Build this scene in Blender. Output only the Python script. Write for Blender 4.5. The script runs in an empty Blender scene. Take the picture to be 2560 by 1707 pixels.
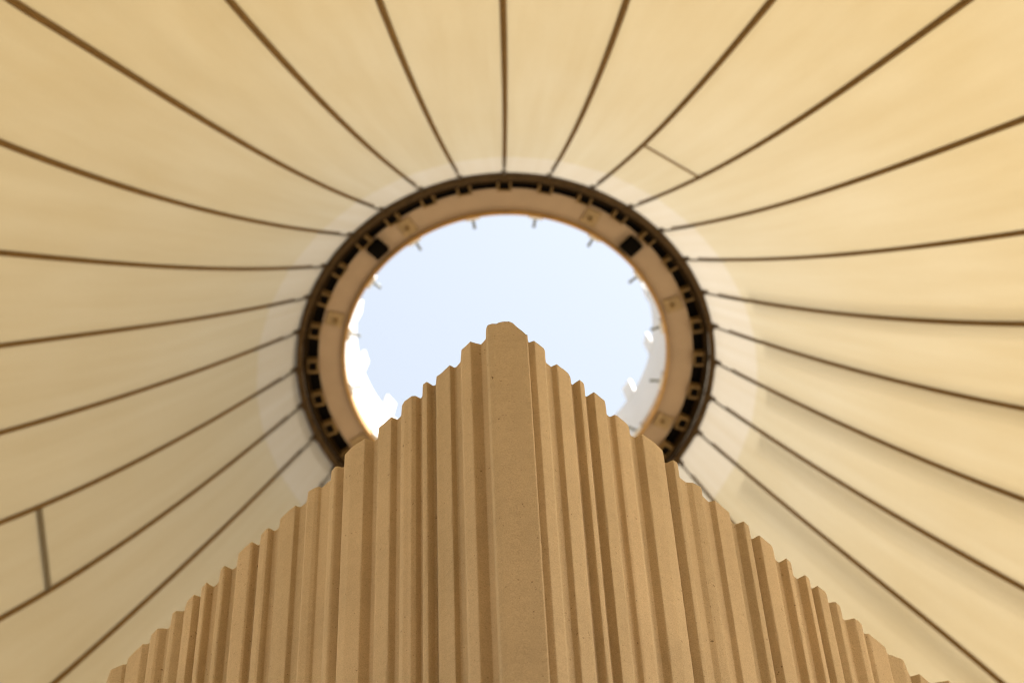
import bpy, bmesh, math, random
from mathutils import Vector, Matrix, noise
R = math.radians
sc = bpy.context.scene
random.seed(7)

# ------------------------------------------------------------------ camera
PITCH, ROLL, FPX = 1.07905330, -0.0556336, 8000.0
cd = bpy.data.cameras.new('camera')
cam = bpy.data.objects.new('camera', cd)
sc.collection.objects.link(cam)
sc.camera = cam
F = Vector((0, math.cos(PITCH), math.sin(PITCH)))
RT0 = Vector((1, 0, 0)); UP0 = Vector((0, -math.sin(PITCH), math.cos(PITCH)))
RT = RT0*math.cos(ROLL) + UP0*math.sin(ROLL)
UP = -RT0*math.sin(ROLL) + UP0*math.cos(ROLL)
cam.matrix_world = Matrix(((RT.x, UP.x, -F.x, 0), (RT.y, UP.y, -F.y, 0), (RT.z, UP.z, -F.z, 0), (0, 0, 0, 1)))
cd.sensor_fit = 'HORIZONTAL'; cd.sensor_width = 36.0
cd.lens = FPX/2560*36.0
cd.clip_start = 0.1; cd.clip_end = 6000
cd.dof.use_dof = True
cd.dof.focus_distance = 8.75
cd.dof.aperture_fstop = 5.1

# ------------------------------------------------------------------ world, sun, exposure
SUN_EL, SUN_PHI = 60.0, 66.0            # phi: 0 = towards the photographer, 90 = to the right
w = bpy.data.worlds.new('World'); sc.world = w; w.use_nodes = True
nt = w.node_tree; nt.nodes.clear()
sky = nt.nodes.new('ShaderNodeTexSky'); sky.sky_type = 'NISHITA'; sky.sun_disc = False
sky.sun_elevation = R(SUN_EL)
sdir = Vector((math.sin(R(SUN_PHI))*math.cos(R(SUN_EL)), -math.cos(R(SUN_PHI))*math.cos(R(SUN_EL)), math.sin(R(SUN_EL))))
sky.sun_rotation = math.atan2(sdir.x, sdir.y)
sky.air_density = 1.0; sky.dust_density = 4.0; sky.ozone_density = 1.0
hs = nt.nodes.new('ShaderNodeHueSaturation'); hs.inputs['Saturation'].default_value = 0.5; hs.inputs['Hue'].default_value = 0.4815
bg = nt.nodes.new('ShaderNodeBackground'); bg.inputs['Strength'].default_value = 0.0925
wo = nt.nodes.new('ShaderNodeOutputWorld')
nt.links.new(sky.outputs[0], hs.inputs['Color']); nt.links.new(hs.outputs[0], bg.inputs['Color'])
nt.links.new(bg.outputs[0], wo.inputs['Surface'])
sd = bpy.data.lights.new('sun', 'SUN'); sd.energy = 4.5; sd.angle = R(0.6); sd.color = (1.0, 0.965, 0.90)
so = bpy.data.objects.new('sun', sd); sc.collection.objects.link(so)
so.rotation_euler = sdir.to_track_quat('Z', 'Y').to_euler()
sc.view_settings.view_transform = 'Standard'; sc.view_settings.look = 'None'
sc.view_settings.gamma = 1.0; sc.view_settings.use_curve_mapping = False
sc.view_settings.exposure = 1.76
try:
    sc.cycles.filter_width = 1.15; sc.cycles.max_bounces = 10; sc.cycles.diffuse_bounces = 6; sc.cycles.transmission_bounces = 8
except Exception: pass

# ------------------------------------------------------------------ helpers
def link(o, parent=None):
    sc.collection.objects.link(o)
    if parent: o.parent = parent
    return o
def empty(name, loc):
    o = bpy.data.objects.new(name, None); o.empty_display_size = 0.3
    o.location = loc
    return link(o)
def tag(o, label=None, cat=None, group=None, kind=None):
    if label: o['label'] = label
    if cat: o['category'] = cat
    if group: o['group'] = group
    if kind: o['kind'] = kind
    return o
def mesh(name, v, f, mat, smooth=True):
    m = bpy.data.meshes.new(name); m.from_pydata(v, [], f); m.materials.append(mat)
    if smooth: m.polygons.foreach_set('use_smooth', [True]*len(m.polygons))
    m.update()
    return m
def obj(name, m, parent=None, rz=0.0):
    o = bpy.data.objects.new(name, m); o.rotation_euler.z = rz
    return link(o, parent)
def lathe(prof, n=192, closed=True):
    v = []; f = []; k = len(prof)
    for i in range(n):
        a = 2*math.pi*i/n
        for r, z in prof: v.append((r*math.sin(a), -r*math.cos(a), z))
    for i in range(n):
        j = (i+1) % n
        for q in range(k if closed else k-1):
            p = (q+1) % k
            f.append((i*k+q, j*k+q, j*k+p, i*k+p))
    return v, f
def boxes(lst):
    v = []; f = []
    for (x0, x1, y0, y1, z0, z1) in lst:
        b = len(v)
        v += [(x0,y0,z0),(x1,y0,z0),(x1,y1,z0),(x0,y1,z0),(x0,y0,z1),(x1,y0,z1),(x1,y1,z1),(x0,y1,z1)]
        f += [tuple(b+i for i in q) for q in ((0,3,2,1),(4,5,6,7),(0,1,5,4),(1,2,6,5),(2,3,7,6),(3,0,4,7))]
    return v, f
def bevel(m, off, seg=2):
    b = bmesh.new(); b.from_mesh(m)
    bmesh.ops.bevel(b, geom=list(b.edges), offset=off, segments=seg, affect='EDGES', profile=0.5)
    b.to_mesh(m); b.free(); return m
def tube(pts, rad, n=8):
    """tube along points, radius per point"""
    v = []; f = []; pts = [Vector(p) for p in pts]
    for i, p in enumerate(pts):
        t = (pts[min(i+1, len(pts)-1)] - pts[max(i-1, 0)]).normalized()
        a = t.cross(Vector((1, 0, 0)))
        if a.length < 0.1: a = t.cross(Vector((0, 0, 1)))
        a.normalize(); b = t.cross(a)
        r = rad[i] if isinstance(rad, (list, tuple)) else rad
        for k in range(n):
            g = 2*math.pi*k/n
            v.append(p + a*(r*math.cos(g)) + b*(r*math.sin(g)))
    for i in range(len(pts)-1):
        for k in range(n):
            l = (k+1) % n
            f.append((i*n+k, i*n+l, (i+1)*n+l, (i+1)*n+k))
    f.append(tuple(range(n-1, -1, -1))); f.append(tuple((len(pts)-1)*n+k for k in range(n)))
    return [tuple(q) for q in v], f

# ------------------------------------------------------------------ materials
class NT:
    def __init__(s, name):
        s.m = bpy.data.materials.new(name); s.m.use_nodes = True; s.t = s.m.node_tree; s.t.nodes.clear()
        s.out = s.t.nodes.new('ShaderNodeOutputMaterial')
    def n(s, typ, **kw):
        x = s.t.nodes.new(typ)
        for k, v in kw.items():
            if k in x.inputs: x.inputs[k].default_value = v
            else: setattr(x, k, v)
        return x
    def l(s, a, b): s.t.links.new(a, b)
    def ramp(s, fac, stops):
        r = s.n('ShaderNodeValToRGB'); e = r.color_ramp.elements
        while len(e) < len(stops): e.new(0.5)
        for i, (p, c) in enumerate(stops):
            e[i].position = p; e[i].color = (c[0], c[1], c[2], 1) if isinstance(c, tuple) else (c, c, c, 1)
        s.l(fac, r.inputs[0]); return r.outputs[0]
    def mix(s, fac, a, b, typ='MIX'):
        x = s.n('ShaderNodeMix', data_type='RGBA', blend_type=typ)
        for k, v in ((0, fac), (6, a), (7, b)):
            if hasattr(v, 'links') or hasattr(v, 'is_linked'): s.l(v, x.inputs[k])
            elif isinstance(v, tuple): x.inputs[k].default_value = (v[0], v[1], v[2], 1)
            else: x.inputs[k].default_value = v
        return x.outputs[2]

def mat_plain(name, col, rough=0.6, metal=0.0, var=0.15, scale=8.0, bump=0.05):
    t = NT(name)
    tc = t.n('ShaderNodeTexCoord')
    nz = t.n('ShaderNodeTexNoise', Scale=scale, Detail=6.0, Roughness=0.6); t.l(tc.outputs['Object'], nz.inputs['Vector'])
    c = t.ramp(nz.outputs['Fac'], [(0.3, tuple(x*(1-var) for x in col)), (0.7, tuple(min(1, x*(1+var)) for x in col))])
    p = t.n('ShaderNodeBsdfPrincipled', Roughness=rough, Metallic=metal)
    p.inputs['Specular IOR Level'].default_value = 0.05 if max(col) < 0.08 else 0.35
    t.l(c, p.inputs['Base Color'])
    b = t.n('ShaderNodeBump', Strength=bump, Distance=0.01); t.l(nz.outputs['Fac'], b.inputs['Height']); t.l(b.outputs[0], p.inputs['Normal'])
    t.l(p.outputs[0], t.out.inputs[0])
    return t.m

def mat_fabric(name, dcol, tcol, fac, radial_tint=False):
    """tent cloth: reflects and lets light through"""
    t = NT(name)
    tc = t.n('ShaderNodeTexCoord')
    sep = t.n('ShaderNodeSeparateXYZ'); t.l(tc.outputs['Object'], sep.inputs[0])
    # angle round the mast and distance from it: streaks of the cloth run from the ring outwards
    at = t.n('ShaderNodeMath', operation='ARCTAN2'); t.l(sep.outputs['X'], at.inputs[0]); t.l(sep.outputs['Y'], at.inputs[1])
    ln = t.n('ShaderNodeVectorMath', operation='LENGTH'); t.l(tc.outputs['Object'], ln.inputs[0])
    cmb = t.n('ShaderNodeCombineXYZ'); 
    m1 = t.n('ShaderNodeMath', operation='MULTIPLY'); m1.inputs[1].default_value = 14.0; t.l(at.outputs[0], m1.inputs[0])
    m2 = t.n('ShaderNodeMath', operation='MULTIPLY'); m2.inputs[1].default_value = 0.45; t.l(ln.outputs['Value'], m2.inputs[0])
    t.l(m1.outputs[0], cmb.inputs[0]); t.l(m2.outputs[0], cmb.inputs[1])
    nz = t.n('ShaderNodeTexNoise', Scale=1.6, Detail=5.0, Roughness=0.55); t.l(cmb.outputs[0], nz.inputs['Vector'])
    nb = t.n('ShaderNodeTexNoise', Scale=0.9, Detail=3.0); t.l(tc.outputs['Object'], nb.inputs['Vector'])
    wv = t.n('ShaderNodeTexNoise', Scale=55.0, Detail=2.0); t.l(tc.outputs['Object'], wv.inputs['Vector'])
    v1 = t.ramp(nz.outputs['Fac'], [(0.3, (0.92, 0.895, 0.845)), (0.7, (1.0, 1.0, 1.0))])
    v2 = t.ramp(nb.outputs['Fac'], [(0.32, (0.97, 0.95, 0.90)), (0.68, (1.0, 1.0, 1.0))])
    v3 = t.ramp(wv.outputs['Fac'], [(0.35, 0.975), (0.65, 1.0)])
    v = t.mix(1.0, t.mix(1.0, v1, v2, 'MULTIPLY'), v3, 'MULTIPLY')
    if radial_tint:      # cloth colour is whitest by the ring, yellower with distance from it
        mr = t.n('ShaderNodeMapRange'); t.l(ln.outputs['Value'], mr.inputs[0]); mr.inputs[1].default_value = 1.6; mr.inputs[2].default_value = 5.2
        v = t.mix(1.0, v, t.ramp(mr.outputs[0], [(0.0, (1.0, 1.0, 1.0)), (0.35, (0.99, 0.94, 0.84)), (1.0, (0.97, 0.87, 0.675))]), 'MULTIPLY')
    d = t.n('ShaderNodeBsdfDiffuse'); t.l(t.mix(1.0, dcol, v, 'MULTIPLY'), d.inputs['Color'])
    tr = t.n('ShaderNodeBsdfTranslucent'); t.l(t.mix(1.0, tcol, v, 'MULTIPLY'), tr.inputs['Color'])
    ms = t.n('ShaderNodeMixShader'); ms.inputs[0].default_value = fac
    t.l(d.outputs[0], ms.inputs[1]); t.l(tr.outputs[0], ms.inputs[2]); t.l(ms.outputs[0], t.out.inputs[0])
    return t.m

def mat_stone(name, col):
    t = NT(name)
    tc = t.n('ShaderNodeTexCoord'); P = tc.outputs['Object']
    big = t.n('ShaderNodeTexNoise', Scale=2.2, Detail=4.0); t.l(P, big.inputs['Vector'])
    mid = t.n('ShaderNodeTexNoise', Scale=28.0, Detail=6.0, Roughness=0.65); t.l(P, mid.inputs['Vector'])
    fin = t.n('ShaderNodeTexNoise', Scale=300.0, Detail=4.0, Roughness=0.7); t.l(P, fin.inputs['Vector'])
    mp = t.n('ShaderNodeMapping'); mp.inputs['Scale'].default_value = (14, 14, 190); t.l(P, mp.inputs['Vector'])
    hor = t.n('ShaderNodeTexNoise', Scale=1.0, Detail=4.0); t.l(mp.outputs[0], hor.inputs['Vector'])
    # air holes
    wp = t.n('ShaderNodeMapping'); wp.inputs['Scale'].default_value = (1, 1, 0.7); t.l(P, wp.inputs['Vector'])
    dis = t.n('ShaderNodeTexNoise', Scale=60.0, Detail=2.0); t.l(wp.outputs[0], dis.inputs['Vector'])
    add = t.n('ShaderNodeMix', data_type='RGBA', blend_type='LINEAR_LIGHT'); add.inputs[0].default_value = 0.012
    t.l(wp.outputs[0], add.inputs[6]); t.l(dis.outputs['Color'], add.inputs[7])
    vo = t.n('ShaderNodeTexVoronoi', Scale=95.0, Randomness=1.0); t.l(add.outputs[2], vo.inputs['Vector'])
    vs = t.n('ShaderNodeSeparateColor'); t.l(vo.outputs['Color'], vs.inputs[0])
    thr = t.n('ShaderNodeMapRange'); t.l(vs.outputs[0], thr.inputs[0])
    thr.inputs[1].default_value = 0.55; thr.inputs[2].default_value = 1.0; thr.inputs[3].default_value = 0.0; thr.inputs[4].default_value = 0.19
    pit = t.n('ShaderNodeMath', operation='LESS_THAN'); t.l(vo.outputs['Distance'], pit.inputs[0])
    clu = t.n('ShaderNodeTexNoise', Scale=7.0, Detail=3.0); t.l(P, clu.inputs['Vector'])
    cm = t.n('ShaderNodeMapRange'); t.l(clu.outputs['Fac'], cm.inputs[0])
    cm.inputs[1].default_value = 0.42; cm.inputs[2].default_value = 0.68; cm.inputs[3].default_value = 0.5; cm.inputs[4].default_value = 1.4
    tm = t.n('ShaderNodeMath', operation='MULTIPLY'); t.l(thr.outputs[0], tm.inputs[0]); t.l(cm.outputs[0], tm.inputs[1])
    t.l(tm.outputs[0], pit.inputs[1])
    vo2 = t.n('ShaderNodeTexVoronoi', Scale=150.0); t.l(P, vo2.inputs['Vector'])
    vs2 = t.n('ShaderNodeSeparateColor'); t.l(vo2.outputs['Color'], vs2.inputs[0])
    th2 = t.n('ShaderNodeMapRange'); t.l(vs2.outputs[1], th2.inputs[0])
    th2.inputs[1].default_value = 0.8; th2.inputs[2].default_value = 1.0; th2.inputs[3].default_value = 0.0; th2.inputs[4].default_value = 0.3
    grit = t.n('ShaderNodeMath', operation='LESS_THAN'); t.l(vo2.outputs['Distance'], grit.inputs[0]); t.l(th2.outputs[0], grit.inputs[1])
    c = t.ramp(big.outputs['Fac'], [(0.3, tuple(x*0.93 for x in col)), (0.7, tuple(min(1, x*1.06) for x in col))])
    oi = t.n('ShaderNodeObjectInfo')
    c = t.mix(1.0, c, t.ramp(oi.outputs['Random'], [(0.0, (0.94, 0.935, 0.92)), (0.5, (1.0, 1.0, 1.0)), (1.0, (1.04, 1.03, 1.03))]), 'MULTIPLY')
    c = t.mix(1.0, c, t.ramp(mid.outputs['Fac'], [(0.3, 0.95), (0.7, 1.03)]), 'MULTIPLY')
    c = t.mix(1.0, c, t.ramp(fin.outputs['Fac'], [(0.32, 0.74), (0.5, 1.0), (0.7, 1.2)]), 'MULTIPLY')
    c = t.mix(1.0, c, t.ramp(hor.outputs['Fac'], [(0.3, 0.975), (0.6, 1.01)]), 'MULTIPLY')
    lt = t.n('ShaderNodeMath', operation='MULTIPLY'); t.l(grit.outputs[0], lt.inputs[0]); lt.inputs[1].default_value = 0.3
    c = t.mix(lt.outputs[0], c, (0.75, 0.6, 0.42))
    dk = t.n('ShaderNodeMath', operation='MULTIPLY'); t.l(pit.outputs[0], dk.inputs[0]); dk.inputs[1].default_value = 0.75
    c = t.mix(dk.outputs[0], c, (0.09, 0.05, 0.02))
    p = t.n('ShaderNodeBsdfPrincipled', Roughness=0.9); p.inputs['Specular IOR Level'].default_value = 0.25
    t.l(c, p.inputs['Base Color'])
    h1 = t.n('ShaderNodeMath', operation='MULTIPLY_ADD'); t.l(mid.outputs['Fac'], h1.inputs[0]); h1.inputs[1].default_value = 0.6; t.l(fin.outputs['Fac'], h1.inputs[2])
    h2 = t.n('ShaderNodeMath', operation='MULTIPLY_ADD'); t.l(hor.outputs['Fac'], h2.inputs[0]); h2.inputs[1].default_value = 0.6; t.l(h1.outputs[0], h2.inputs[2])
    h3 = t.n('ShaderNodeMath', operation='MULTIPLY_ADD'); t.l(pit.outputs[0], h3.inputs[0]); h3.inputs[1].default_value = -2.5; t.l(h2.outputs[0], h3.inputs[2])
    b = t.n('ShaderNodeBump', Strength=0.5, Distance=0.0016); t.l(h3.outputs[0], b.inputs['Height']); t.l(b.outputs[0], p.inputs['Normal'])
    t.l(p.outputs[0], t.out.inputs[0])
    return t.m

M_stone = mat_stone('sandstone_concrete', (0.50, 0.392, 0.258))
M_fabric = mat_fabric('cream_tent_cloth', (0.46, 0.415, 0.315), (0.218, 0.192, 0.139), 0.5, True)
M_collar = mat_fabric('white_collar_cloth', (0.47, 0.44, 0.38), (0.238, 0.212, 0.172), 0.5)
M_tape = mat_fabric('seam_tape_cloth', (0.42, 0.30, 0.15), (0.40, 0.27, 0.11), 0.45)
M_faint = mat_fabric('overlap_cloth', (0.36, 0.31, 0.22), (0.20, 0.165, 0.105), 0.5)
M_cable = mat_plain('brown_webbing', (0.165, 0.088, 0.018), 0.8, 0.0, 0.25, 30)
M_rod = mat_plain('grey_steel_rod', (0.20, 0.18, 0.15), 0.5, 0.3, 0.2, 20)
M_tube = mat_plain('grey_brown_steel', (0.072, 0.044, 0.019), 0.5, 0.0, 0.3, 12)
M_dark = mat_plain('dark_brown_steel', (0.026, 0.014, 0.004), 0.6, 0.0, 0.3, 12)
M_black = mat_plain('black_box_and_shade', (0.004, 0.003, 0.002), 0.95, 0.0, 0.2, 12)  # black boxes; also stands for the shade in the ring's channel and brackets
M_brk = mat_plain('ochre_bracket_steel', (0.21, 0.125, 0.04), 0.55, 0.0, 0.3, 25)
M_soffit = mat_plain('tan_painted_steel', (0.40, 0.288, 0.185), 0.6, 0.0, 0.07, 5)
M_plate = mat_plain('stained_tan_steel', (0.34, 0.235, 0.115), 0.7, 0.0, 0.3, 22)
M_lip = mat_plain('orange_brown_trim', (0.48, 0.27, 0.075), 0.4, 0.0, 0.2, 6)
M_white = mat_plain('white_flap_paint', (0.80, 0.80, 0.80), 0.6, 0.0, 0.04, 5)
M_pin = mat_plain('grey_pin_steel', (0.22, 0.23, 0.19), 0.5, 0.4, 0.2, 20)
M_seal = mat_plain('ochre_sealant', (0.42, 0.25, 0.05), 0.6, 0.0, 0.3, 40)
M_floor = mat_plain('pale_paving', (0.30, 0.25, 0.18), 0.8, 0.0, 0.12, 0.6)
M_sand = mat_plain('pale_sand', (0.48, 0.39, 0.27), 0.95, 0.0, 0.15, 0.08)

def mat_net(name, col, clear):
    t = NT(name)
    d = t.n('ShaderNodeBsdfDiffuse', Color=(col[0], col[1], col[2], 1)); tr = t.n('ShaderNodeBsdfTransparent')
    ms = t.n('ShaderNodeMixShader'); ms.inputs[0].default_value = clear
    t.l(d.outputs[0], ms.inputs[1]); t.l(tr.outputs[0], ms.inputs[2]); t.l(ms.outputs[0], t.out.inputs[0])
    return t.m
M_net = mat_net('open_net_webbing', (0.45, 0.36, 0.22), 0.83)

# ------------------------------------------------------------------ ground
GZ = -1.6
X0, Y0, HZ, RO = -0.0496, 10.906, 20.0, 1.489
s = 3000.0
g = obj('ground', mesh('ground', [(-s,-s,GZ),(s,-s,GZ),(s,s,GZ),(-s,s,GZ)], [(0,1,2,3)], M_sand)); tag(g, kind='structure')
v = []; n = 96
for i in range(n):
    a = 2*math.pi*i/n; v.append((X0+24*math.sin(a), Y0-24*math.cos(a), GZ+0.004))
fl = obj('floor', mesh('floor', v, [tuple(range(n))], M_floor)); tag(fl, kind='structure')

# ------------------------------------------------------------------ fluted walls
def ray(x, y): return F + RT*((x-1280)/FPX) + UP*((853.5-y)/FPX)
ZT = 8.0
def plan(x, y):
    d = ray(x, y); k = ZT/d.z
    return Vector((d.x*k, d.y*k))
LEFT = [(264,1707),(276.6,1672),(307,1658.5),(316.8,1659),(319.7,1642.8),(356,1607.6),(373.6,1607),(378.5,1584),(393,1569),(401,1567.4),(418.6,1570.4),(424.5,1566.5),(431.3,1531),(440,1525),(460.7,1526),(463.7,1513.6),(468.6,1500),(484.2,1484),(502,1491),(504.8,1466.6),(514.6,1454.8),(518.5,1454.8),(534.2,1464.6),(547,1453.9),(551.8,1421.5),(559.6,1412.7),(564,1412.6),(582,1421.7),(591.6,1415),(596.4,1380.5),(613.6,1364.3),(627,1352.8),(632.7,1353.2),(645,1360.5),(649,1360.5),(652.8,1334.6),(664.3,1321.2),(671,1317.4),(678.6,1320.3),(685.3,1324.5),(692,1322.2),(698,1316),(700.6,1295.4),(720.7,1275.3),(738,1261.4),(750.4,1266.3),(766.6,1253.3),(770,1226.5),(787.7,1217),(797.2,1215.4),(804,1217),(826,1198.8),(829,1175),(837.4,1165.3),(843,1164.3),(860.4,1167.2),(862,1134.6),(878.6,1116.7),(911.7,1093.8),(936,1101.4),(945,1093.8),(946.3,1068.4),(961,1055.6),(977.6,1040.3),(993.5,1046.4),(1002.4,1039),(1004.3,1012.2),(1010.7,1000.8),(1021,994.4),(1028.6,988),(1040,987.8),(1051.5,994.6),(1055.4,990.8),(1056.6,960),(1066.8,952.3),(1082,962.5),(1088.5,962.8),(1091,939.5),(1105,928.7),(1124.2,910.8),(1135.7,917.2),(1140.8,915.3),(1151,904.5),(1153,873.8),(1175.3,852),(1202,859),(1214.2,847.6),(1214.8,819.5),(1218.6,811.3),(1230,806),(1313.5,797.5),(1316.6,799.5),(1316.8,856)]
# the broken top of the corner rib: outline height along it
BROKEN = [(1214,819.5),(1218.6,811.3),(1230,807),(1241.6,807.8),(1249.2,803.6),(1269.6,801),(1281,804.9),(1291.3,815),(1306.6,827.2),(1316.2,836)]
RIGHT = [(1316.8,856),(1336,850.2),(1359,868.6),(1362,874.4),(1363,903),(1378,915.2),(1392,908.2),(1421.5,931.8),(1426,940.7),(1428,957.6),(1430.8,960),(1449,947.4),(1458.6,954.8),(1460.5,960),(1461.8,988),(1465.6,990.6),(1484.8,978),(1511.6,999.5),(1513.7,1007),(1516,1034),(1523.7,1040.3),(1528,1039.7),(1537,1035),(1544,1038.4),(1568.3,1058.2),(1572.8,1065.8),(1574.4,1083.7),(1579.8,1089.4),(1586.2,1092),(1605.2,1083),(1635.6,1103.8),(1656.6,1124),(1658.5,1134.4),(1661.4,1156.4),(1683.4,1148.2),(1693,1154.5),(1695,1163),(1697.4,1190),(1715.4,1204),(1730,1204.3),(1740.8,1209),(1752.3,1214.8),(1756,1238),(1772.4,1253),(1786.7,1248.3),(1823,1279),(1827,1301),(1837.4,1309.5),(1858.8,1301),(1871.5,1311.4),(1877.6,1346.4),(1898.6,1336.3),(1929.3,1361.2),(1932,1368),(1937,1396),(1947,1403.6),(1965.5,1393.4),(1976.6,1403.5),(1981.8,1435.5),(1993.3,1445.4),(2012.5,1434.9),(2022.7,1444),(2028,1470),(2044.2,1462),(2063.8,1477.4),(2066.7,1484.2),(2070.6,1505.7),(2089.2,1501.8),(2100,1511.6),(2106,1544),(2112.7,1548.2),(2136.2,1543.3),(2148,1550.8),(2153.9,1558.6),(2159.4,1582.5),(2171.5,1581.7),(2212.6,1615.4),(2218,1632),(2253.7,1644.4),(2258.6,1648.7),(2275.7,1689.4),(2297.8,1681.6),(2326.2,1706)]
# grooves between ribs: where one rib ends and the next begins
LG = [316.8,373.6,424.5,460.7,502,547,591.6,649,698,766.6,860.4,945,1002.4,1055.4,1088.5,1151,1214.2]
RG = [1363,1428,1461.8,1516,1574.4,1661.4,1697.4,1756,1827,1877.6,1937,1981.8,2028,2070.6,2106,2159.4,2218,2275.7]
def split(pts, gs):
    gi = [min(range(len(pts)), key=lambda i: abs(pts[i][0]-g)) for g in gs]
    pl = [plan(*p) for p in pts]
    cuts = [0]+gi+[len(pl)-1]
    return [pl[a:b+1] for a, b in zip(cuts[:-1], cuts[1:]) if b > a]
def extend(ribs, sgn, n, rng):
    """further ribs beyond the frame, in the same rhythm"""
    far = ribs[0][0] if sgn < 0 else ribs[-1][-1]
    near = plan(1265, 830)
    t = (far-near).normalized()
    nrm = Vector((-t.y, t.x)); 
    if nrm.y > 0: nrm = -nrm                      # towards the photographer
    p = far.copy()
    for i in range(n):
        wd = rng.uniform(0.075, 0.125); pk = rng.uniform(0.35, 0.7); dp = rng.uniform(0.025, 0.045)
        q = [p.copy(), p+t*(wd*pk*0.55)+nrm*dp*1.0, p+t*(wd*pk)+nrm*dp*1.05, p+t*(wd*0.86)+nrm*dp*0.25, p+t*wd]
        p = q[-1].copy()
        if sgn < 0: ribs.insert(0, q[::-1])
        else: ribs.append(q)
    return t, nrm
rl = split(LEFT, LG); rr = split(RIGHT, RG)
rng = random.Random(3)
tl, nl = extend(rl, -1, 34, rng); tr_, nr = extend(rr, 1, 34, rng)
NEAR = plan(1265, 830)
def smooth_poly(pl, step, cut=0.0009):
    """small rounded arris at each corner, ends kept"""
    out = [pl[0].copy()]
    for i in range(1, len(pl)-1):
        p, a, b = pl[i], pl[i-1], pl[i+1]
        c0 = min(cut, 0.4*(a-p).length); c1 = min(cut, 0.4*(b-p).length)
        s0 = p+(a-p).normalized()*c0; s1 = p+(b-p).normalized()*c1
        out += [s0, s0*0.25+p*0.5+s1*0.25, s1]
    out.append(pl[-1].copy())
    res = [out[0]]
    for a, b in zip(out[:-1], out[1:]):
        k = max(1, int(round((b-a).length/step)))
        for i in range(1, k+1): res.append(a.lerp(b, i/k))
    return res
def image_xy(p, z):
    q = Vector((p.x, p.y, z)); d = q.dot(F)
    return 1280+FPX*q.dot(RT)/d, 853.5-FPX*q.dot(UP)/d
def broken_top(p):
    """height of the corner rib's worn top above plan point p"""
    z = ZT
    for _ in range(6):
        x, y = image_xy(p, z)
        t = BROKEN[-1][1]
        for (xa, ya), (xb, yb) in zip(BROKEN[:-1], BROKEN[1:]):
            if x <= xb: t = ya+(yb-ya)*min(1, max(0, (x-xa)/(xb-xa))); break
        z = min(ZT, z-(t-y)/(FPX*UP.z/9.06))
    return z
def nz(x, y, z, s): return noise.noise(Vector((x*s, y*s, z*s)))
def rib_mesh(pl, root, back, fine, worn=False):
    pts = smooth_poly(pl, 0.006 if fine else 0.03)
    if fine:
        zs = [ZT-0.0, ZT-0.003, ZT-0.008, ZT-0.02, ZT-0.035, ZT-0.055]
        z = ZT-0.08
        while z > ZT-2.3: zs.append(z); z -= 0.028
        zs += [4.0, GZ]
    else: zs = [ZT, ZT-0.02, 6.0, 3.0, GZ]
    m = len(pts); v = []; f = []
    tops = [broken_top(p) if worn and i < m-4 else ZT for i, p in enumerate(pts)]
    if worn:
        for i in range(m-4, m): tops[i] = tops[m-5]
    # normals and convexity
    N = []
    for i in range(m):
        a = pts[max(0, i-1)]; b = pts[min(m-1, i+1)]; d = (b-a).normalized(); N.append(Vector((d.y, -d.x)))
    for j, z in enumerate(zs):
        for i, p in enumerate(pts):
            a = pts[max(0, i-3)]; b = pts[min(m-1, i+3)]
            cv = max(0.0, (p-(a+b)/2).dot(N[i]))/0.006            # 0 flat .. 1 sharp arris
            o = 0.0
            if fine and 0 < i < m-1:
                o += 0.0006*nz(p.x, p.y, z, 35) + 0.0004*nz(p.x, p.y, z, 110)
                ch = nz(p.x+9, p.y, z*0.8, 60)
                o -= cv*0.0022*max(0.0, ch-0.05)                   # chipped arris
                if j < 4: o -= (0.0014, 0.0006, 0.0002, 0.0)[j]*(1+0.9*nz(p.x, p.y, 3.3, 60))
            zz = z
            if j == 0 and fine and 0 < i < m-1:
                zz += -0.0022*abs(nz(p.x, p.y, 7.7, 45)) - 0.003*max(0, nz(p.x, p.y, 1.7, 130))
            zz += (tops[i]-ZT)*max(0.0, 1-(ZT-z)/0.6)
            q = p + N[i]*o
            v.append((q.x-root.x, q.y-root.y, zz-root.z))
    for j in range(len(zs)-1):
        for i in range(m-1):
            f.append((j*m+i, (j+1)*m+i, (j+1)*m+i+1, j*m+i+1))
    # top face back to the slab
    b0 = len(v)
    for i, p in enumerate(pts):
        k = i/(m-1); q = back[0].lerp(back[1], k)
        v.append((q.x-root.x, q.y-root.y, tops[i]-root.z-0.0005))
    for i in range(m-1): f.append((b0+i, i, i+1, b0+i+1))
    me = mesh('rib', v, f, M_stone)
    return me
def wall(ribs, t, nrm, label, worn=None):
    base = NEAR
    root = empty('fluted_wall', (base.x, base.y, GZ)); tag(root, label, 'wall', 'fluted walls meeting at the corner')
    rt = Vector((base.x, base.y, GZ))
    # back line of the ribs = front of the slab, 7 cm behind the deepest groove
    deep = max((p-base).dot(-nrm) for r_ in ribs for p in r_)
    off = base - nrm*(deep+0.02)
    def onback(p):
        return off + t*((p-base).dot(t))
    # mitre: do not let the slab pass the other wall's face
    for r_ in ribs:
        fine = plan_in_view(r_)
        obj('rib', rib_mesh(r_, rt, (onback(r_[0]), onback(r_[-1])), fine, r_ is worn), root)
    ps = [p for r_ in ribs for p in r_]
    d = [(p-base).dot(t) for p in ps]; a, b = max(min(d), 0.03), max(d)
    c = [off+t*a, off+t*b, off+t*b-nrm*0.14, off+t*(a+0.14)-nrm*0.14]
    vv = [(p.x-rt.x, p.y-rt.y, z-rt.z) for z in (GZ, ZT-0.004) for p in c]
    obj('core_slab', mesh('core_slab', vv, [(0,1,2,3)[::-1],(4,5,6,7),(0,1,5,4),(1,2,6,5),(2,3,7,6),(3,0,4,7)], M_stone, False), root)
    return root, rt
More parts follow.
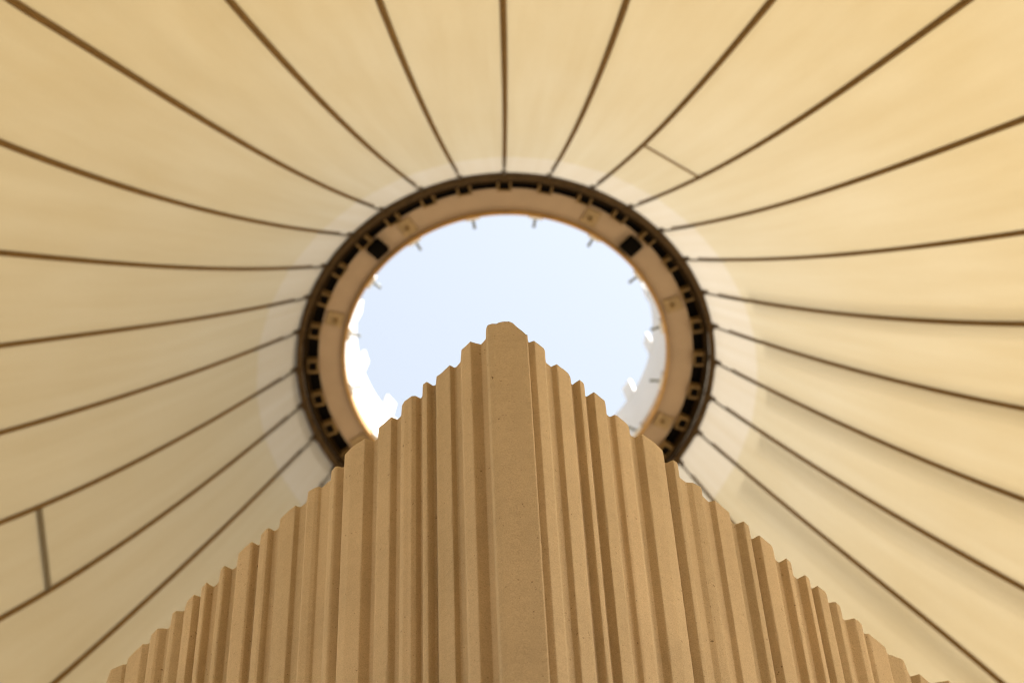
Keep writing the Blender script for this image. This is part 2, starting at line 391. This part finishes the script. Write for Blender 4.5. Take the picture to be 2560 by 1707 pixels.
def plan_in_view(r_):
    p = r_[len(r_)//2]; q = Vector((p.x, p.y, ZT)); d = q.dot(F)
    return abs(q.dot(RT)/d)*FPX < 1330
wl, wlr = wall(rl, tl, nl, 'fluted sandy wall on the left, ending in the broad blunt corner rib', rl[-1])
wr, wrr = wall(rr, tr_, nr, 'fluted sandy wall on the right of the corner rib and its ochre joint')
jp = plan(1316.8, 856)
v, f = tube([(jp.x-wrr.x-0.001, jp.y-wrr.y-0.003, z-wrr.z) for z in [ZT-0.05-0.06*i for i in range(36)]+[GZ]],
            [0.0022+0.0009*math.sin(i*1.7)+0.0008*math.sin(i*0.6) for i in range(37)], 8)
obj('joint_sealant', mesh('joint_sealant', v, f, M_seal), wr)

# unseen wall added behind the camera to cut the frontal light on the ribs
v, f = boxes([(-7.0, 7.0, -3.4, -3.0, GZ, 13.5)])
ow = obj('shade_wall', mesh('shade_wall', v, f, M_stone, False)); tag(ow, 'plain sandy wall added out of view to shade the fluted corner', 'wall')

# ------------------------------------------------------------------ tent canopy
A1, A2, A3 = 1.26204814, -0.21332827, 0.0287140689
def drop(r):
    q = max(r/RO-1, -0.1)
    if q <= 3.4: return RO*(A1*q+A2*q*q+A3*q**3)
    q0 = 3.4
    return RO*(A1*q0+A2*q0*q0+A3*q0**3 + 0.80*(q-q0))
SEAM = {-10: (-110.065, -0.249, -0.04), -9: (-99.479, -1.68, 0.75), -8: (-88.229, -1.543, 0.707), -7: (-76.529, -0.166, -0.059), -6: (-65.552, 1.185, -0.599), -5: (-55.116, 1.222, -0.353), -4: (-43.448, -0.077, 0.095), -3: (-32.226, 0.691, -0.184), -2: (-20.291, -0.27, 0.042), -1: (-9.402, -0.241, 0.089), 0: (2.306, -0.28, 0.0), 1: (14.256, -0.519, 0.0), 2: (26.199, -1.179, 0.212), 3: (37.872, -1.143, 0.155), 4: (48.798, -1.371, 0.296), 5: (59.734, -1.029, 0.268), 6: (71.074, -0.476, -0.015), 7: (81.872, -0.404, 0.039), 8: (93.11, 0.093, -0.061), 9: (104.302, -0.616, 0.159), 10: (115.443, -1.805, 0.802), 11: (125.977, 0.0, 0.0)}
def ang(k, r):
    """direction of seam k at distance r from the mast, degrees"""
    if k == 17: return ang(-15, r)+360
    a, b, c = SEAM.get(k, (k*11.25+2.4, -0.2, 0.0)); x = min(max(r-RO, 0.0), 3.4)
    return a + b*x + c*x*x
KS = list(range(-15, 18))
ANG = [ang(k, RO) for k in KS]
canopy = empty('tent_canopy', (X0, Y0, HZ))
tag(canopy, 'cream fabric tent canopy with brown radial seams rising to a round opening', 'canopy')
RC = 1.775                                    # outer edge of the white collar
RIN = 1.455
rs_main = [RC-0.009+i*(7.2-RC)/44 for i in range(45)] + [8.5, 10.5, 13, 15]
rs_col = [RIN+i*(RC-0.009-RIN)/8 for i in range(9)]
def cloth(k, rs, lift, nu=10, sag=0.012):
    v = []; f = []
    for r in rs:
        a0, a1 = ang(k, r), ang(k+1, r)
        for i in range(nu+1):
            t = i/nu
            # straight chord between the seams, blown out a little
            p0 = Vector((r*math.sin(R(a0)), -r*math.cos(R(a0)))); p1 = Vector((r*math.sin(R(a1)), -r*math.cos(R(a1))))
            p = p0.lerp(p1, t); wd = (p1-p0).length
            up = 4*t*(1-t)*wd*sag
            # slight tension folds running along the bay
            fold = 0.0016*(r-RO)*math.sin(t*math.pi)*noise.noise(Vector((t*3.1+k*7.3, r*0.35, 2.2)))*3
            q = p + p.normalized()*up*0.7
            v.append((q.x, q.y, -drop(r)+lift+up*0.7+fold))
    m = nu+1
    for j in range(len(rs)-1):
        for i in range(nu): f.append((j*m+i, j*m+i+1, (j+1)*m+i+1, (j+1)*m+i))
    return v, f
for k in KS[:-1]:
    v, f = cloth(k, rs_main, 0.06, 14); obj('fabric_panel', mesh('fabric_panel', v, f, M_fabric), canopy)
    v, f = cloth(k, rs_col, 0.061); obj('collar_panel', mesh('collar_panel', v, f, M_collar), canopy)
def along(k, r, x, z):
    """point beside seam k: x across it, z height"""
    a = R(ang(k, r)); c, s_ = math.cos(a), math.sin(a)
    return (x*c + r*s_, x*s_ - r*c, z)
def strip(k, r0, r1, w0, w1, dz, n=60, th=0.004, end=15.0):
    rs = [r0+i*(r1-r0)/n for i in range(n+1)]+[10.0, end]
    v = []; f = []
    for r in rs:
        q = min(1.0, (r-r0)/(r1-r0)); w_ = w0+(w1-w0)*q
        w_ *= 1+0.06*noise.noise(Vector((r*3.0, k*5.1, 0.5)))
        z = -drop(r)+dz
        v += [along(k, r, -w_, z), along(k, r, 0, z-th), along(k, r, w_, z), along(k, r, 0, z+th)]
    for j in range(len(rs)-1):
        for q in range(4):
            p = (q+1) % 4; f.append((j*4+q, j*4+p, (j+1)*4+p, (j+1)*4+q))
    f.append((0, 1, 2, 3)); b = (len(rs)-1)*4; f.append((b+3, b+2, b+1, b))
    return v, f
for k in KS[:-1]:
    v, f = strip(k, 1.60, 7.2, 0.0135, 0.038, 0.050); obj('seam_tape', mesh('seam_tape', v, f, M_tape), canopy)
    v, f = strip(k, 1.68, 7.2, 0.0085, 0.0185, 0.036, th=0.010); obj('radial_strap', mesh('radial_strap', v, f, M_cable), canopy)
    v, f = tube([along(k, r, 0, -drop(r)+0.03) for r in (1.44, 1.55, 1.66, 1.80)], [0.0085, 0.0085, 0.0085, 0.007], 8)
    obj('tension_rod', mesh('tension_rod', v, f, M_rod), canopy)
# outer straps of open net above the cloth on the sunny far side: their shade falls on it
for k in KS[:-1]:
    if not 6 <= k <= 13: continue
    v = []; f = []
    for wi, dz in ((0.030, 0.36), (0.065, 0.38), (0.105, 0.40)):
        v2, f2 = strip(k, 1.93, 7.2, wi, wi*1.6, dz, th=0.0, end=12.0)
        v2 = [q for i, q in enumerate(v2) if i % 4 != 3]; b_ = len(v); v += v2
        for j in range(len(v2)//3-1):
            for q in range(2): f.append((b_+j*3+q, b_+j*3+q+1, b_+j*3+q+4, b_+j*3+q+3))
    obj('outer_strap', mesh('outer_strap', v, f, M_net), canopy)
# two cross seams
def hit(k, x, y):
    r = 3.0
    for _ in range(12):
        a = R(ang(k, r)); d = ray(x, y); nn = Vector((math.cos(a), math.sin(a)))
        t = (X0*nn.x+Y0*nn.y)/(d.x*nn.x+d.y*nn.y); p = d*t
        r = (p.x-X0)*math.sin(a)-(p.y-Y0)*math.cos(a)
    return r
S_ = 2560/2352
def cross(k0, k1, q0, q1, hw, mat):
    r0 = hit(k0, q0[0]*S_, q0[1]*S_); r1 = hit(k1, q1[0]*S_, q1[1]*S_)
    a0, a1 = ang(k0, r0), ang(k1, r1)
    v = []; f = []; n = 10
    for i in range(n+1):
        t = i/n
        for e in (-hw, hw):
            ra, rb = r0+e, r1+e
            p0 = Vector((ra*math.sin(R(a0)), -ra*math.cos(R(a0)), -drop(ra))); p1 = Vector((rb*math.sin(R(a1)), -rb*math.cos(R(a1)), -drop(rb)))
            p = p0.lerp(p1, t); v.append((p.x, p.y, p.z+0.048)); v.append((p.x, p.y, p.z+0.043))
    for i in range(n):
        b = i*4; c = b+4
        f += [(b, b+2, c+2, c), (b+1, c+1, c+3, b+3), (b, c, c+1, b+1), (b+2, b+3, c+3, c+2)]
    obj('cross_seam', mesh('cross_seam', v, f, mat), canopy)
cross(2, 3, (1479, 343), (1604, 396), 0.012, M_tape)
cross(-9, -8, (116, 1337), (90, 1163), 0.019, M_faint)

# ------------------------------------------------------------------ oculus ring
ring = empty('oculus_ring', (X0, Y0, HZ))
tag(ring, 'round steel ring with tan soffit and white upstands framing the sky opening', 'ring')
def torus_band(ri, ro, z0, z1, c=0.012):
    return [(ri, z0+c), (ri+c, z0), (ro-c, z0), (ro, z0+c), (ro, z1), (ri, z1)]
def ringpart(name, prof, mat, closed=True):
    v, f = lathe(prof, 192, closed); return obj(name, mesh(name, v, f, mat, False), ring)
ringpart('outer_rail', torus_band(1.452, 1.492, 0.0, 0.065), M_tube)
ringpart('inner_rail', torus_band(1.416, 1.446, 0.045, 0.125, 0.006), M_dark)
ringpart('channel_roof', [(1.30, 0.136), (1.462, 0.122), (1.462, 0.128), (1.30, 0.142)], M_black)  # coloured black to stand for the shade up in the channel
ringpart('channel_wall', [(1.326, 0.1365), (1.334, 0.1365), (1.334, 0.1395), (1.326, 0.1395)], M_black)
ringpart('soffit_plate', [(1.166, 0.128), (1.338, 0.122), (1.338, 0.136), (1.166, 0.142)], M_soffit)
ringpart('inner_lip', [(1.146, 0.09), (1.164, 0.085), (1.164, 0.24), (1.146, 0.24)], M_lip)
ringpart('top_plate', [(1.146, 0.242), (1.30, 0.18), (1.462, 0.130), (1.462, 0.137), (1.30, 0.19), (1.146, 0.252)], M_dark)
# brackets at the seam ends: an open box, a black plug for the shade inside
def bracket_mesh():
    x, t = 0.050, 0.014
    r0, r1, z0, z1 = 1.340, 1.424, 0.062, 0.126
    bl = [(-x, -x+t, -r1, -r0, z0, z1), (x-t, x, -r1, -r0, z0, z1),
          (-x+t-.002, x-t+.002, -r1+.001, -r1+t*0.9, z0+0.004, z1), (-x+t-.002, x-t+.002, -r0-t*0.75, -r0-.001, z0+0.004, z1)]
    v, f = boxes(bl); return bevel(mesh('bracket', v, f, M_brk, False), 0.002, 1)
m_br = bracket_mesh()
v, f = boxes([(-0.0355, 0.0355, -1.411, -1.3515, 0.078, 0.125)]); m_shade_plug = mesh('shade_plug', v, f, M_black, False)
v, f = boxes([(-0.03, 0.03, -1.497, -1.45, -0.004, 0.045), (-0.014, 0.014, -1.54, -1.495, 0.005, 0.045)]); m_clv = bevel(mesh('clevis', v, f, M_tube, False), 0.004, 1)
# clamped to sit between and just below the rails
for k, a in zip(KS[:-1], ANG[:-1]):
    b = obj('bracket', m_br, ring, R(a)); obj('shade_plug', m_shade_plug, b); 
    obj('clevis', m_clv, ring, R(a))
# darker patch plates bolted under the soffit
v, f = boxes([(-0.055, 0.055, -1.318, -1.195, 0.108, 0.121)]); m_pp = bevel(mesh('patch_plate', v, f, M_plate, False), 0.004, 1)
v, f = tube([(0.0, -1.25, 0.085), (0.0, -1.25, 0.11)], 0.016, 8); m_st = mesh('stud', v, f, M_brk, False)
for a in (-30.5, -72.0, 31.0, 73.5, -120.0, 118.0):
    p = obj('patch_plate', m_pp, ring, R(a)); obj('stud', m_st, p)
# white upstands round the top of the opening, one per bay, each with a raised tab and a grey pin
def lean(r0, z0, r1, z1, a0, a1, th=0.012, n=6):
    v = []; f = []
    for i in range(n+1):
        a = R(a0+(a1-a0)*i/n)
        for r, z in ((r0, z0), (r1, z1), (r1+th, z1), (r0+th, z0)): v.append((r*math.sin(a), -r*math.cos(a), z))
    for i in range(n):
        for q in range(4):
            p = (q+1) % 4; f.append((i*4+q, i*4+p, (i+1)*4+p, (i+1)*4+q))
    f.append((3, 2, 1, 0)); b = n*4; f.append((b, b+1, b+2, b+3))
    return v, f
v, f = lean(1.150, 0.16, 1.075, 0.52, -22.45, -0.0, 0.012, 8); m_up = mesh('upstand', v, f, M_white, False)
v, f = lean(1.076, 0.50, 1.040, 0.66, -5.4, -0.0, 0.02, 3); m_tab = mesh('tab', v, f, M_white, False)
v, f = tube([(0, -1.15, 0.13), (0, -1.075, 0.118), (0, -1.055, 0.11)], [0.011, 0.010, 0.012], 8); m_pin = mesh('pin', v, f, M_pin)
v, f = boxes([(-0.05, 0.05, -1.15, -1.122, 0.10, 0.19)]); m_ft = bevel(mesh('foot', v, f, M_white, False), 0.005, 1)
for i in range(16):
    a = 2.2+11.25+22.5*i
    u = obj('upstand', m_up, ring, R(a)); obj('tab', m_tab, u)
    p = obj('pin', m_pin, ring, R(a)); obj('foot', m_ft, p)

# two black boxes under the ring
def black_box(x, y, label):
    d = ray(x, y); z = HZ+0.085; k = z/d.z; p = d*k
    o = empty('black_box', (p.x, p.y, z)); a = math.atan2(p.x-X0, -(p.y-Y0)); o.rotation_euler.z = a
    tag(o, label, 'box', 'black boxes under the oculus ring')
    h = 0.058
    v, f = boxes([(-h, h, -h, h, -0.02, 0.036)]); obj('housing', bevel(mesh('housing', v, f, M_black, False), 0.006, 2), o)
    v, f = boxes([(-h*0.8, h*0.8, -h*0.8, h*0.8, -0.026, -0.019)]); obj('front_plate', bevel(mesh('front_plate', v, f, M_black, False), 0.002, 1), o)
black_box(944, 624, 'small black square box under the left side of the round ring')
black_box(1578, 617, 'small black square box under the right side of the round ring')
